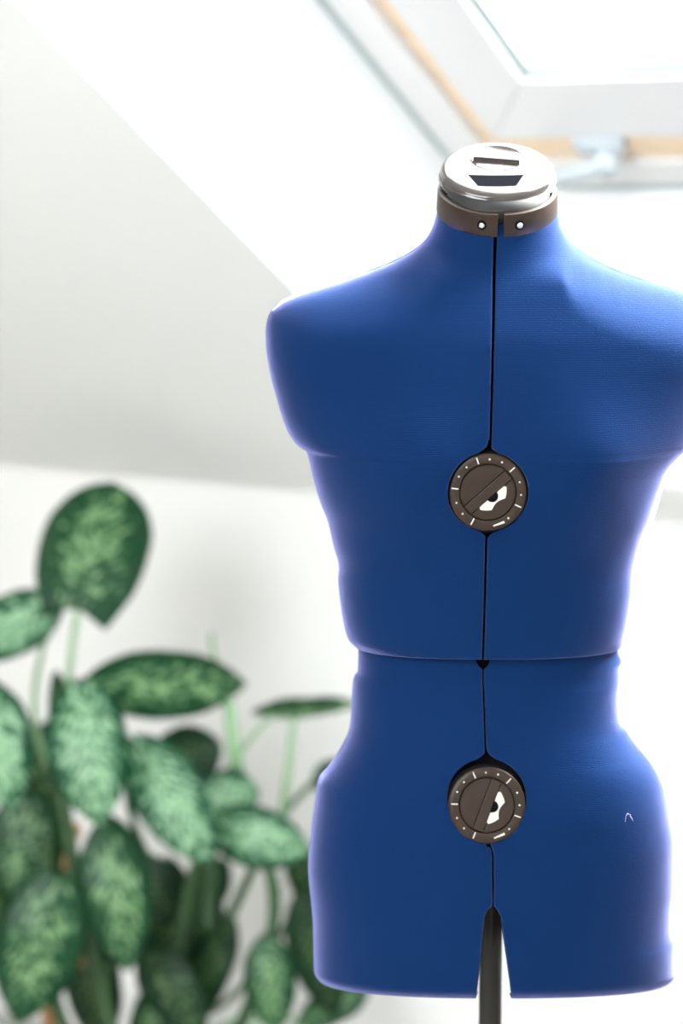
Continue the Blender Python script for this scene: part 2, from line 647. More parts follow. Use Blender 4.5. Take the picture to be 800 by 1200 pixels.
# outline read as heights/half widths in metres (from the picture's measurements at the form's own plane)
LEFT = [(236, 516), (250, 512), (265, 508), (280, 500), (290, 489), (300, 473), (310, 451), (320, 424), (330, 394),
        (338, 366), (345, 345), (352, 330), (362, 319), (375, 313), (390, 311), (410, 312), (440, 317), (470, 325), (490, 331),
        (505, 337), (516, 344), (521, 349), (524, 353), (527, 358), (535, 361), (550, 364.5), (575, 371), (590, 376), (610, 384),
        (640, 391), (660, 396.5), (668, 397), (677, 396), (715, 400), (740, 405), (748, 408), (757, 417)]
RIGHT = [(236, 648), (250, 654), (265, 658), (280, 665), (290, 674), (300, 688), (310, 706), (320, 730), (330, 760),
         (338, 786), (345, 806), (352, 822), (362, 835), (375, 842), (390, 845), (410, 845), (440, 840), (470, 832), (490, 826),
         (505, 820), (516, 812), (521, 805), (527, 799), (533, 793), (541, 787), (553, 780), (575, 773), (600, 765),
         (619, 757), (642, 749.5), (672, 743.5), (686, 743), (718, 739), (740, 734), (748, 731), (757, 724)]
HLEFT = [(735, 420), (787, 419), (792, 416), (795, 414), (809, 412.5), (840, 411), (855, 409), (864, 406), (873, 401.5), (893, 390), (903, 383), (917, 372),
         (934, 369.5), (975, 364), (1015, 361), (1052, 364), (1081, 366.5), (1127, 367.5), (1165, 369)]
HRIGHT = [(735, 721), (762, 723), (777, 728), (794, 728), (815, 726.5), (835, 727), (847, 729), (860, 735.5), (876, 746.5), (888, 757), (899, 765), (912, 772), (925, 777), (952, 784),
          (995, 790.5), (1035, 790), (1052, 788), (1080, 786.5), (1095, 787.5), (1107, 790), (1124, 790), (1165, 788)]


def zt(tab, col=1):
    """picture table -> (z, x) sorted by z"""
    out = []
    for py, px in tab:
        p = P(px, py, 0.0)
        out.append((p.z, p.x))
    return sorted(out)


def z0(py):
    return P(577, py, 0.0).z


def zf(py, y=-0.11):
    return P(577, py, y).z


TL, TR, THL, THR = zt(LEFT), zt(RIGHT), zt(HLEFT), zt(HRIGHT)
DEPTH = sorted((z0(a), (b, c)) for a, b, c in (
    (236, .053, .050), (270, .056, .056), (300, .062, .070), (345, .077, .085), (400, .094, .100), (470, .106, .108), (530, .112, .11),
    (580, .110, .105), (650, .102, .098), (757, .094, .09)))
HDEPTH = sorted((z0(a), (b, c)) for a, b, c in (
    (735, .084, .08), (785, .085, .082), (800, .089, .088), (835, .0945, .096), (870, .100, .105), (950, .112, .125), (1050, .115, .125), (1170, .110, .115)))
FD = [(z, v[0]) for z, v in DEPTH]
BD = [(z, v[1]) for z, v in DEPTH]
HFD = [(z, v[0]) for z, v in HDEPTH]
HBD = [(z, v[1]) for z, v in HDEPTH]
TILT = sorted([(z0(236), 0.37), (z0(265), 0.30), (z0(290), 0.215), (z0(320), 0.125), (z0(350), 0.065), (z0(390), 0.022), (z0(440), 0.0), (z0(700), 0.0), (z0(757), -0.05),
               (z0(900), -0.05), (z0(1000), -0.09), (z0(1165), -0.17)])
NEXP = sorted([(z0(236), 2.05), (z0(290), 2.05), (z0(350), 2.1), (z0(420), 2.2), (z0(490), 2.35), (z0(757), 2.4)])
SEAM = sorted((zf(a, -y), P(b, a, -y).x) for a, b, y in (
    (262, 580.4, .056), (350, 578.5, .08), (430, 577, .10), (518, 574.7, .115), (577, 572.0, .115), (631, 570, .11), (700, 568, .10), (770, 565.8, .094)))
HSEAM = sorted((zf(a, -y), P(b, a, -y).x) for a, b, y in (
    (740, 566, .085), (790, 566, .087), (860, 568, .098), (887, 569, .10), (942, 571, .11), (993, 572, .113), (1003, 575, .113), (1012, 577, .113), (1165, 577.5, .112)))
BUST_Z = zf(545)
ZD1, ZD2 = zf(577.5, -.118), zf(942, -.112) - 0.0017
XD1, XD2 = P(571.8, 577, -.118).x, P(570.6, 942, -.112).x
RD = 0.0372


def cut_half(z, zd):
    d = abs(z - zd)
    e = 0.0
    if d < RD:
        e = math.sqrt(RD * RD - d * d)
    if 0.033 < d < 0.048:
        e = max(e, 0.0165 * ((0.048 - d) / 0.015) ** 2.3)
    return e


def section(z, hip):
    xl, xr = (smooth_table(THL, z), smooth_table(THR, z)) if hip else (smooth_table(TL, z), smooth_table(TR, z))
    fd, bd = (smooth_table(HFD, z), smooth_table(HBD, z)) if hip else (smooth_table(FD, z), smooth_table(BD, z))
    n = 2.35 if hip else smooth_table(NEXP, z)
    return xl, xr, fd, bd, n


CR = zf(1076, -.112)     # crotch height
ZB = z0(1150)            # bottom edge before tilt


def edges(z, hip, front):
    """x of the left panel's and of the right panel's edge beside the seam"""
    if not hip:
        xs = smooth_table(SEAM, z)
        g = 0.0011 + 0.0006 * max(0, (z - 1.3) / 0.2)
        l, r = xs - g, xs + g
        if front:
            e = cut_half(z, ZD1)
            if e > 0:
                l, r = min(l, XD1 - e), max(r, XD1 + e)
        return l, r
    xs = smooth_table(HSEAM, z)
    l, r = xs - 0.0009, xs + 0.0009
    if front:
        e = cut_half(z, ZD2)
        if e > 0:
            l, r = min(l, XD2 - e), max(r, XD2 + e)
        if z > zf(790, -.086):                     # the open wedge under the bust hem
            t = min(1.0, (z - zf(790, -.086)) / (zf(770, -.086) - zf(790, -.086)))
            k = 0.0095 * math.sqrt(t)
            l, r = min(l, xs - k), max(r, xs + k)
    if z < CR:
        t = CR - z
        top = 0.0085 * math.sqrt(min(t, 0.010) / 0.010)
        l = xs - (top + 0.08 * max(0, t - 0.010))
        r = xs + (top * 0.75 + 0.13 * max(0, t - 0.006))
        if not front:
            l, r = l - 0.012 * min(1, t / 0.02), r + 0.016 * min(1, t / 0.02)
    return l, r


def inset_at(z, hip):
    """rounded turn-in of the bottom hems"""
    zb = ZB if hip else z0(757)
    r = 0.013 if hip else 0.0008
    h = z - zb
    if h >= r:
        return 0.0
    c = max(0.0, r - h)
    return r - math.sqrt(max(0.0, r * r - c * c))


TOP_L = sorted((x, z) for z, x in TL if z >= z0(391))
TOP_R = sorted((-x, z) for z, x in TR if z >= z0(391))
Z_NECK, Z_SHO, Z_TIP, Z_LOW = z0(285), z0(325), z0(391), z0(470)
ROLL_R = 0.062


def hump(x, z, hip):
    """thickness factor 0..1 of the body at x on level z for a trunk (roll-over at the shoulder line)"""
    top = lerp_table(TOP_L, x) if x < 0 else lerp_table(TOP_R, -x)
    t = (top - z) / ROLL_R
    if t >= 1:
        return 1.0
    t = max(0.0, t)
    return (t * (2 - t)) ** 0.46


def body_y(x, z, sec, front, ins, hip=False):
    xl, xr, fd, bd, n = sec
    xc, w = (xl + xr) / 2, (xr - xl) / 2 - ins
    d = (fd if front else bd) - ins
    c = min(1.0, abs(x - xc) / w)
    y = d * max(0.0, 1 - c ** n) ** (1 / n)
    if not hip and z > Z_LOW:
        wb = W_TIP if z > Z_TIP else w
        cb = min(1.0, abs(x - xc) / wb)
        y2 = d * max(0.0, 1 - cb ** 2.35) ** (1 / 2.35) * hump(x, z, hip)
        k = 1.0
        if z > Z_SHO:
            k = max(0.0, (Z_NECK - z) / (Z_NECK - Z_SHO))
        elif z < Z_TIP:
            k = (z - Z_LOW) / (Z_TIP - Z_LOW)
        k = k * k * (3 - 2 * k)
        y = y * (1 - k) + y2 * k
    return -y if front else y


W_TIP = (smooth_table(TR, Z_TIP) - smooth_table(TL, Z_TIP)) / 2


def bust(x, z):
    k = 0.0
    for s in (-1, 1):
        k += math.exp(-((x - s * 0.088) / 0.055) ** 2 - ((z - BUST_Z) / 0.060) ** 2)
    return 0.017 * k


def rows_for(hip):
    za, zb = (ZB, z0(737)) if hip else (z0(757), z0(238))
    zs = set()
    k = za
    while k < zb:
        zs.add(round(k, 5))
        k += 0.006
    zs.add(zb)
    tabs = (THL, THR) if hip else (TL, TR)
    for tab in tabs:                                 # denser where the outline runs sideways
        z = za
        acc = 0.0
        px = smooth_table(tab, z)
        while z < zb:
            z += 0.0004
            x = smooth_table(tab, z)
            acc += abs(x - px) + 0.0004
            px = x
            if acc > 0.006:
                zs.add(round(z, 5))
                acc = 0
    zd = ZD2 if hip else ZD1
    for i in range(-60, 61):
        zs.add(round(zd + RD * math.sin(i / 60 * PI / 2), 5))
    for i in range(20):
        for s in (-1, 1):
            zs.add(round(zd + s * (0.034 + 0.0008 * i), 5))
    r = 0.013 if hip else 0.0008
    for i in range(9):
        zs.add(round(za + r * (1 - math.cos(i / 8 * PI / 2)), 5))
    if hip:
        for i in range(14):
            zs.add(round(CR - 0.012 * (i / 13) ** 2, 5))
            zs.add(round(zf(790, -.086) + 0.02 * (i / 13) ** 2, 5))
    zs = sorted(z for z in zs if za <= z <= zb)
    out = [zs[0]]
    for z in zs[1:]:
        if z - out[-1] > 0.00035:
            out.append(z)
    return out


def stub(z, side):
    """how far the arm stub stands out beyond the smooth flank"""
    flank = lerp_table(STUB_L if side < 0 else STUB_R, z)
    x = smooth_table(TL, z) if side < 0 else smooth_table(TR, z)
    t = min(1.0, max(0.0, (z0(420) - z) / (z0(420) - z0(515))))
    return max(0.0, (x - flank) * side) * t * t * (3 - 2 * t)


STUB_L = zt([(345, 346), (380, 346), (430, 347), (480, 350), (527, 358), (535, 361), (545, 363), (600, 300)])
STUB_R = zt([(345, 806), (380, 806), (430, 806), (480, 803), (527, 795), (541, 786.5), (553, 780), (600, 900)])
STUB_L[0] = (STUB_L[0][0], -9)
STUB_R[0] = (STUB_R[0][0], 9)
ROLL = ((0.0, 0.0008), (0.0003, 0.0003), (0.0008, 0.0001), (0.0022, 0.0), (0.0045, 0.0))


def panel(name, side, front, hip):
    bm = bmesh.new()
    uvl = None
    grid = []
    zs = rows_for(hip)
    NPH = 44

    def place(x, y, z, sec):
        t = smooth_table(TILT, z)
        if not hip and front and y < 0:
            y -= bust(x, z) * max(0.0, 1 - abs((x - (sec[0] + sec[1]) / 2) / ((sec[1] - sec[0]) / 2)) ** 4)
        return Vector((x, y, z + t * y))
    for zi, z in enumerate(zs):
        sec = section(z, hip)
        ins = inset_at(z, hip)
        xl, xr, fd, bd, n = sec
        xc, w = (xl + xr) / 2, (xr - xl) / 2 - ins
        xe = edges(z, hip, front)[0 if side < 0 else 1]
        sg = -1 if front else 1
        row = []
        y0 = body_y(xe, z, sec, front, ins, hip)
        row.append(place(xe, y0 - sg * 0.012, z, sec))
        for dx, rec in ROLL:
            x = xe + side * dx
            row.append(place(x, body_y(x, z, sec, front, ins, hip) - sg * rec, z, sec))
        c0 = (xe + side * 0.0075 - xc) / w * side
        p0 = math.copysign(math.asin(min(1, abs(c0)) ** (n / 2)), c0)
        for k in range(NPH + 1):
            ph = p0 + (PI / 2 - 0.004 - p0) * k / NPH
            c = math.copysign(abs(math.sin(ph)) ** (2 / n), ph)
            x = xc + side * w * c
            y = sg * max(0.0012, abs(body_y(x, z, sec, front, ins, hip)))
            if not hip:                      # the short arm stub only swells out near the side
                x += stub(z, side) * side * (abs(c) ** 7 - abs(c)) * (1 if c > 0 else 0)
            row.append(place(x, y, z, sec))
        xo = row[-1].x
        row.append(place(xo - side * 0.002, sg * 0.0006, z, sec))
        row.append(place(xo - side * 0.012, sg * 0.0006, z, sec))
        grid.append([bm.verts.new(p) for p in row])
    # turned-in bottom edge
    low = []
    z = zs[0]
    for v in grid[0]:
        p = v.co.copy()
        sec = section(z, hip)
        c = Vector(((sec[0] + sec[1]) / 2, 0, p.z))
        d = (c - p)
        d.z = 0
        low.append(bm.verts.new(p + d.normalized() * min(0.012, d.length * 0.5) + Vector((0, 0, 0.0015))))
    grid.insert(0, low)
    for a, b in zip(grid, grid[1:]):
        for k in range(len(a) - 1):
            f = (a[k], a[k + 1], b[k + 1], b[k])
            fc = bm.faces.new(f if (side > 0) == front else f[::-1])
            if k < 1 or k > len(a) - 3 or a is low:      # turned-in knit edges coloured black for the shade inside the gaps
                fc.material_index = 1
    me = bpy.data.meshes.new(name)
    bm.to_mesh(me)
    bm.free()
    for p in me.polygons:
        p.use_smooth = True
    me.materials.append(M_BLUE)
    me.materials.append(M_SLOT)
    o = bpy.data.objects.new(name, me)
    COL.objects.link(o)
    o.parent = form
    o.matrix_parent_inverse = form.matrix_world.inverted()
    return o


for s in (-1, 1):
    panel('bust_panel', s, True, False)
    panel('back_panel', s, False, False)
    panel('hip_panel', s, True, True)
    panel('seat_panel', s, False, True)


def core(name, hip):
    bm = bmesh.new()
    za, zb = (CR + 0.012, z0(738)) if hip else (z0(748), z0(242))
    zs = [z for z in rows_for(hip) if za <= z <= zb][::2]
    rings = []
    for z in zs:
        sec = section(z, hip)
        xl, xr, fd, bd, n = sec
        t = smooth_table(TILT, z)
        xc, w = (xl + xr) / 2, (xr - xl) / 2 - 0.013
        r = []
        for k in range(64):
            a = 2 * PI * k / 64
            ca, sa = math.cos(a), math.sin(a)
            x = xc + w * math.copysign(abs(ca) ** (2 / n), ca)
            y = math.copysign(max(0.0, abs(body_y(x, z, sec, sa < 0, 0.0, hip)) - (0.010 if hip or abs(x) < 0.06 else 0.018)), sa)
            r.append(bm.verts.new((x, y, z + t * y)))
        rings.append(r)
    for a, b in zip(rings, rings[1:]):
        for k in range(64):
            j = (k + 1) % 64
            bm.faces.new((a[k], a[j], b[j], b[k]))
    bm.faces.new(rings[0][::-1])
    bm.faces.new(rings[-1])
    return link(name, bm, M_SLOT, form)


core('bust_core', False)
core('hip_core', True)

# --- dials
UNIT = 0.0361 / 245


def dial(xc, yc, zc, rot_marks, rot_bar, lean=0.0):
    """disc facing -Y; local x to the right, local y up, local z towards the viewer"""
    M = Matrix.Translation((xc, yc, zc)) @ Matrix.Rotation(PI / 2 - lean, 4, 'X')
    bm = bmesh.new()
    lathe(bm, [(0, -0.008), (0.0362, -0.008), (0.0362, -0.0012), (0.0357, -0.0003), (0.0342, 0.0006), (0.0305, 0.0009), (0.0268, 0.0003), (0.0262, -0.0008),
               (0.0262, -0.004), (0, -0.004)], M, 96)
    d = sharp(link('dial', bm, M_BROWN, form), 50)
    bm = bmesh.new()
    lathe(bm, [(0, -0.012), (0.0385, -0.012), (0.0385, -0.0055), (0.0366, -0.0050), (0, -0.0050)], M, 64)
    link('dial_housing', bm, M_SLOT, d)
    # knob disc, cut by the grip bar
    b0, b1 = -30 * UNIT, 33 * UNIT
    R = 0.0251
    Mb = M @ Matrix.Rotation(rot_bar, 4, 'Z')

    def prism(bm, pts, h0, h1, mm):
        a = [bm.verts.new(mm @ Vector((x, y, h0))) for x, y in pts]
        b = [bm.verts.new(mm @ Vector((x, y, h1))) for x, y in pts]
        bm.faces.new(a[::-1])
        bm.faces.new(b)
        for i in range(len(pts)):
            j = (i + 1) % len(pts)
            bm.faces.new((a[i], a[j], b[j], b[i]))
    # local x along the bar, local y away from it (image lower right = -y)
    bm = bmesh.new()
    for lo, hi in ((-R, -b1 - 0.0008), (-b0 + 0.0008, R)):
        if lo == -R:
            a0 = math.asin(hi / R)
            pts = [(R * math.cos(t), R * math.sin(t)) for t in [PI - a0 + (PI + 2 * a0) * i / 40 for i in range(41)]]
        else:
            a0 = math.asin(lo / R)
            pts = [(R * math.cos(t), R * math.sin(t)) for t in [a0 + (PI - 2 * a0) * i / 40 for i in range(41)]]
        prism(bm, pts, -0.0046, -0.0004, Mb)
    link('dial_knob', bm, M_BROWN, d, smooth=False)
    bm = bmesh.new()
    pts = []
    n = 8
    aa, ab = math.asin(-b1 / R), math.asin(-b0 / R)
    for i in range(n + 1):
        t = aa + (ab - aa) * i / n
        pts.append((R * math.cos(t), R * math.sin(t)))
    for i in range(n + 1):
        t = PI - ab + (ab - aa) * i / n
        pts.append((R * math.cos(t), R * math.sin(t)))
    prism(bm, pts, -0.0046, 0.0014, Mb)
    bevel(bm, 0.0005, 2)
    link('grip_bar', bm, M_BROWN, d, smooth=False)
    # white pointer window and black hub beside the bar
    wpts = [(-102, 36), (-109, 52), (-97, 67), (-80, 84), (-57, 101), (-45, 97), (-33, 91.5), (-16, 86.5), (0, 85), (16, 86.5), (33, 91.5), (45, 97), (57, 101),
            (80, 84), (97, 67), (109, 52), (102, 36)]
    bm = bmesh.new()
    prism(bm, [(x * UNIT, -y * UNIT) for x, y in wpts], -0.001, 0.0001, Mb)
    link('pointer_window', bm, M_WHITE, d, smooth=False)
    bm = bmesh.new()
    hp = [(4 + 38 * math.cos(t), 34 + 40 * math.sin(t)) for t in [PI * i / 20 for i in range(21)]]
    prism(bm, [(x * UNIT, -y * UNIT) for x, y in hp], -0.001, 0.0006, Mb)
    link('pointer_hub', bm, M_SLOT, d, smooth=False)
    # printed scale: five ticks, nine dots and one dash
    bm = bmesh.new()
    hz = 0.00105

    def strip(cx, cy, ang, ln, wd, wd2=None, z=hz):
        wd2 = wd2 or wd
        ca, sa = math.cos(ang), math.sin(ang)
        q = [(-ln / 2, -wd / 2), (ln / 2, -wd2 / 2), (ln / 2, wd2 / 2), (-ln / 2, wd / 2)]
        prism(bm, [(cx + x * ca - y * sa, cy + x * sa + y * ca) for x, y in q], -0.0004, z, M)
    for a in (48, 113, 178, 247, 340):
        t = math.radians(a + rot_marks)
        strip(0.0306 * math.cos(t), 0.0306 * math.sin(t), t, 44 * UNIT, 8 * UNIT)
    for a in (70, 92, 135, 156, 203, 225, 313, 0, 22.5):
        t = math.radians(a + rot_marks)
        cx, cy = 0.0306 * math.cos(t), 0.0306 * math.sin(t)
        prism(bm, [(cx + 6.5 * UNIT * math.cos(k * PI / 5), cy + 6.5 * UNIT * math.sin(k * PI / 5)) for k in range(10)], -0.0004, hz, M)
    t = math.radians(292 + rot_marks * 0.6)
    strip(0.0311 * math.cos(t), 0.0311 * math.sin(t), t + PI / 2 + 0.02, 74 * UNIT, 9 * UNIT, 15 * UNIT)
    link('scale_marks', bm, M_WHITE, d, smooth=False)
    return d


dial(XD1, -0.1140, ZD1, -4.5, math.radians(41.5))
dial(XD2, -0.1090, ZD2 - 0.0003, 0.0, math.radians(69.5), 0.15)

# --- neck collar and cap (local frame tilted forward)
NX = P(582, 245, 0).x
NZ = z0(243)


def collar_frame(tilt, dz=0.0, dy=0.0):
    return Matrix.Translation((NX, dy, NZ + dz)) @ Matrix.Rotation(tilt, 4, 'X')


MC = collar_frame(math.radians(23))
RX, RY = 0.0578, 0.0625
for s in (-1, 1):
    bm = bmesh.new()
    prof = [(1.0 - 0.05, -0.004), (0.992, -0.0035), (1.0, -0.002), (0.985, 0.017), (0.975, 0.0185), (0.90, 0.0185), (0.90, -0.004)]
    cols = []
    for k in range(41):
        a = -PI / 2 + s * (0.052 + (PI - 0.104) * k / 40)
        cols.append([bm.verts.new(MC @ Vector((RX * r * math.cos(a), RY * r * math.sin(a), h))) for r, h in prof])
    for a, b in zip(cols, cols[1:]):
        for k in range(len(prof)):
            j = (k + 1) % len(prof)
            bm.faces.new((a[k], b[k], b[j], a[j]))
    bm.faces.new(cols[0])
    bm.faces.new(cols[-1][::-1])
    c = sharp(link('collar', bm, M_BROWN, form), 40)
    a = -PI / 2 + s * 0.31
    scr = MC @ Matrix.Translation((RX * 0.994 * math.cos(a), RY * 0.994 * math.sin(a), 0.0075)) @ Matrix.Rotation(a + PI / 2, 4, 'Z') @ Matrix.Rotation(PI / 2, 4, 'X')
    bm = bmesh.new()
    lathe(bm, [(0, -0.002), (0.0044, -0.002), (0.0044, 0.0008), (0.0032, 0.0009), (0, 0.0009)], scr, 20)
    link('screw_recess', bm, M_SLOT, c)
    bm = bmesh.new()
    lathe(bm, [(0, 0), (0.0029, 0), (0.0029, 0.0014), (0.0020, 0.0021), (0.0006, 0.0023), (0, 0.0016)], scr, 16)
    link('screw', bm, M_STEEL, c)
bm = bmesh.new()
lathe(bm, [(0, 0.0), (0.050, 0.0), (0.050, 0.024), (0, 0.024)], MC @ Matrix.Scale(RY / RX, 4, (0, 1, 0)), 48)
link('neck_plug', bm, M_BLACK, form)
MK = collar_frame(math.radians(31), 0.0245, 0.003)
bm = bmesh.new()
CXR, CYR = 0.0560, 0.0535
prof = [(0, -0.004), (0.90, -0.004), (0.97, -0.002), (0.995, 0.002), (1.0, 0.005), (0.99, 0.0045), (0.965, 0.0115), (0.925, 0.0135), (0.87, 0.0146), (0.80, 0.0150), (0.55, 0.0157), (0, 0.0160)]
lathe(bm, [(r, h) for r, h in prof], MK @ Matrix.Diagonal((CXR, CYR, 1, 1)), 96)
cap = link('neck_cap', bm, M_CAP, form)
# turning knob: round recessed disc with a raised bar
KX, KY = 0.0005, 0.0165
bm = bmesh.new()
Mk = MK @ Matrix.Translation((KX, KY, 0.0150))
lathe(bm, [(0, 0), (0.0265, 0), (0.0265, 0.0007), (0.0255, 0.0013), (0.0248, 0.0008), (0.0, 0.0008)], Mk @ Matrix.Diagonal((1, 0.92, 1, 1)), 48)
kn = sharp(link('cap_knob', bm, M_CAP, cap), 40)
bm = bmesh.new()
Mb = Mk @ Matrix.Rotation(math.radians(-9), 4, 'Z')
hexa(bm, [Mb @ Vector(p) for p in ((-0.0222, -0.008, 0), (0.0222, -0.008, 0), (0.0222, 0.004, 0), (-0.0222, 0.004, 0))],
     [Mb @ Vector(p) for p in ((-0.0222, -0.007, 0.0045), (0.0222, -0.007, 0.0045), (0.0222, 0.004, 0.0045), (-0.0222, 0.004, 0.0045))])
bevel(bm, 0.0006)
link('knob_bar', bm, M_CAP, kn, smooth=False)
# fan-shaped slot of the cap, its inner shade laid on as a black inlay
bm = bmesh.new()
pts_o, pts_i = [], []
for i in range(13):
    t = i / 12 * 2 - 1
    pts_o.append((0.0262 * t, -0.0155 - 0.0012 * (1 - t * t) + 0.001))
    pts_i.append((0.0180 * t, -0.0345 - 0.0014 * (1 - t * t) + 0.001))
loop = pts_o + pts_i[::-1]
sx = -0.0022


def cap_h(x, y):
    r = math.sqrt((x / CXR) ** 2 + (y / CYR) ** 2)
    return lerp_table([(0, .0160), (.55, .0157), (.80, .0150), (.87, .0146), (.925, .0135), (1, .010)], r)


a = [bm.verts.new(MK @ Vector((x + sx, y, cap_h(x, y) + 0.0003))) for x, y in loop]
b = [bm.verts.new(MK @ Vector((x + sx, y, cap_h(x, y) - 0.003))) for x, y in loop]
nn = 13
for i in range(nn - 1):
    bm.faces.new((a[i], a[i + 1], a[2 * nn - 2 - i], a[2 * nn - 1 - i]))
for i in range(len(loop)):
    j = (i + 1) % len(loop)
    bm.faces.new((a[i], a[j], b[j], b[i]))
link('cap_slot_shade', bm, M_SLOT, cap, smooth=False)

# --- pole and stand
bm = bmesh.new()
tube(bm, [(POLE_X, 0, 0.10), (POLE_X, 0, 0.3), (POLE_X, 0, CR + 0.04)], 0.0113, 32)
pole = link('pole', bm, M_POLE, form)
sharp(pole)
bm = bmesh.new()
lathe(bm, [(0, 0.085), (0.022, 0.085), (0.024, 0.09), (0.024, 0.165), (0.020, 0.172), (0.0113, 0.172)], Matrix.Translation((POLE_X, 0, 0)), 32)
sharp(link('stand_hub', bm, M_POLE, form))
for k in range(4):
    a = PI / 4 + k * PI / 2
    d = Vector((math.cos(a), math.sin(a), 0))
    o = Vector((POLE_X, 0, 0))
    bm = bmesh.new()
    tube(bm, bez(o + d * 0.02 + Vector((0, 0, 0.12)), o + d * 0.14 + Vector((0, 0, 0.13)), o + d * 0.27 + Vector((0, 0, 0.013)), 10),
         [0.012] * 9 + [0.0115, 0.010], 14)
    lg = link('stand_leg', bm, M_POLE, form)
    bm = bmesh.new()
    lathe(bm, [(0, 0), (0.014, 0), (0.015, 0.004), (0.013, 0.022), (0, 0.024)], Matrix.Translation(o + d * 0.27), 20)
    link('rubber_foot', bm, M_SLOT, lg)

# a curl of lint on the right hip
bm = bmesh.new()
ly = -0.088
tube(bm, [P(x, y, ly) for x, y in ((732.5, 963), (733, 957), (735, 953.5), (738, 955), (741.5, 962))], 0.00025, 5)
link('lint', bm, M_LINT, form)

# ------------------------------------------------------------------ speckled plant
PX0, PY0 = P(190, 1150, 1.22).x, 1.22
plant = empty('potted_plant', (PX0, PY0, 0), 'leafy dumb cane plant with pale speckled leaves beside the low wall', 'plant')
bm = bmesh.new()
lathe(bm, [(0, 0), (0.105, 0), (0.112, 0.006), (0.136, 0.15), (0.146, 0.165), (0.146, 0.185), (0.138, 0.188), (0.130, 0.18), (0.126, 0.15), (0, 0.145)], Matrix.Translation((PX0, PY0, 0)), 48)
sharp(link('pot', bm, M_POT, plant))
bm = bmesh.new()
lathe(bm, [(0, 0.168), (0.06, 0.166), (0.128, 0.160), (0.127, 0.148), (0, 0.146)], Matrix.Translation((PX0, PY0, 0)), 32)
link('soil', bm, M_SOIL, plant)


BLADE = [(0, .06), (.04, .38), (.11, .68), (.24, .93), (.40, 1.0), (.60, .94), (.78, .69), (.90, .38), (.97, .13), (1, .01)]
BLADE_BROAD = [(0, .60), (.06, .74), (.2, .92), (.42, 1.0), (.62, .97), (.80, .79), (.92, .50), (.98, .22), (1, .03)]


def leaf(base, tip, width, yb, yt, roll=0.0, m=None, bend=0.12, fold=0.10, blunt=0.0, twist=0.0):
    """base/tip: where stalk joins and where the blade ends; width in the same units; depths yb, yt"""
    B, T = P(*base, yb), P(*tip, yt)
    sc = (yb - CAM.y) / F_PX
    L = (T - B).length
    ax = (T - B).normalized()
    view = (CAM - (B + T) / 2).normalized()
    side0 = ax.cross(view).normalized()
    W = width * sc / 2
    bm = bmesh.new()
    uvl = bm.loops.layers.uv.new('UVMap')
    NV, NU = 22, 5
    rows, meta = [], {}
    for i in range(NV + 1):
        v = i / NV
        h = smooth_table(BLADE_BROAD if blunt else BLADE, v)
        h = max(h, 0.012)
        sd = Matrix.Rotation(roll + twist * (v - 0.5), 3, ax) @ side0
        nm = sd.cross(ax).normalized()
        if nm.dot(view) < 0:
            nm = -nm
        ctr = B + ax * (L * v) + nm * (bend * L * (4 * v * (1 - v)) * 0.5)
        row = []
        for k in range(-NU, NU + 1):
            u = k / NU
            back = (0.13 if blunt else 0.06) * L * max(0, 1 - v / 0.18) ** 2 * abs(u)      # heart-shaped base lobes
            p = ctr + sd * (u * W * h) - ax * back * 0.9
            p += nm * (-fold * W * h * abs(u) ** 1.4 + 0.02 * W * math.sin(v * 15 + (2.0 if u > 0 else 0)) * abs(u))
            vv = bm.verts.new(p)
            meta[vv] = (u * min(1, h * 1.1 + 0.05), v)
            row.append(vv)
        rows.append(row)
    for a, b in zip(rows, rows[1:]):
        for k in range(2 * NU):
            f = bm.faces.new((a[k], a[k + 1], b[k + 1], b[k]))
            for lp in f.loops:
                lp[uvl].uv = meta[lp.vert]
    geo = bmesh.ops.solidify(bm, geom=bm.faces[:], thickness=0.0009)
    return link('leaf', bm, m or M_LEAF, plant)


def stalk(pts, y, r=0.005, m=None, name='petiole'):
    ys = y if isinstance(y, (list, tuple)) else [y] * len(pts)
    q = [P(a[0], a[1], yy) for a, yy in zip(pts, ys)]
    if len(q) == 3:
        c = q[1] * 2 - (q[0] + q[2]) / 2
        q = bez(q[0], c, q[2], 10)
    n = len(q)
    bm = bmesh.new()
    tube(bm, q, [r * (1.15 - 0.4 * i / (n - 1)) for i in range(n)], 10)
    return link(name, bm, m or M_STEM, plant)


# canes rising from the pot (positions seen through the foliage)
SOIL = (190, 1265)
stalk([(165, 1318), (110, 1130), (70, 905)], [1.22, 1.20, 1.22], 0.013, M_STEM_DARK, 'cane')
stalk([(195, 1318), (205, 1120), (268, 905)], [1.24, 1.26, 1.26], 0.012, M_STEM_DARK, 'cane')
stalk([(225, 1318), (312, 1120), (312, 1015)], [1.22, 1.18, 1.16], 0.010, M_STEM_DARK, 'cane')
stalk([(180, 1318), (70, 1190), (56, 985)], [1.16, 1.14, 1.22], 0.011, M_STEM_DARK, 'cane')
stalk([(150, 1318), (66, 1215), (72, 1150)], [1.20, 1.16, 1.17], 0.014, M_CANE, 'cane')
stalk([(100, 1130), (82, 1035), (90, 968)], [1.22, 1.24, 1.23], 0.012, M_CANE, 'cane')

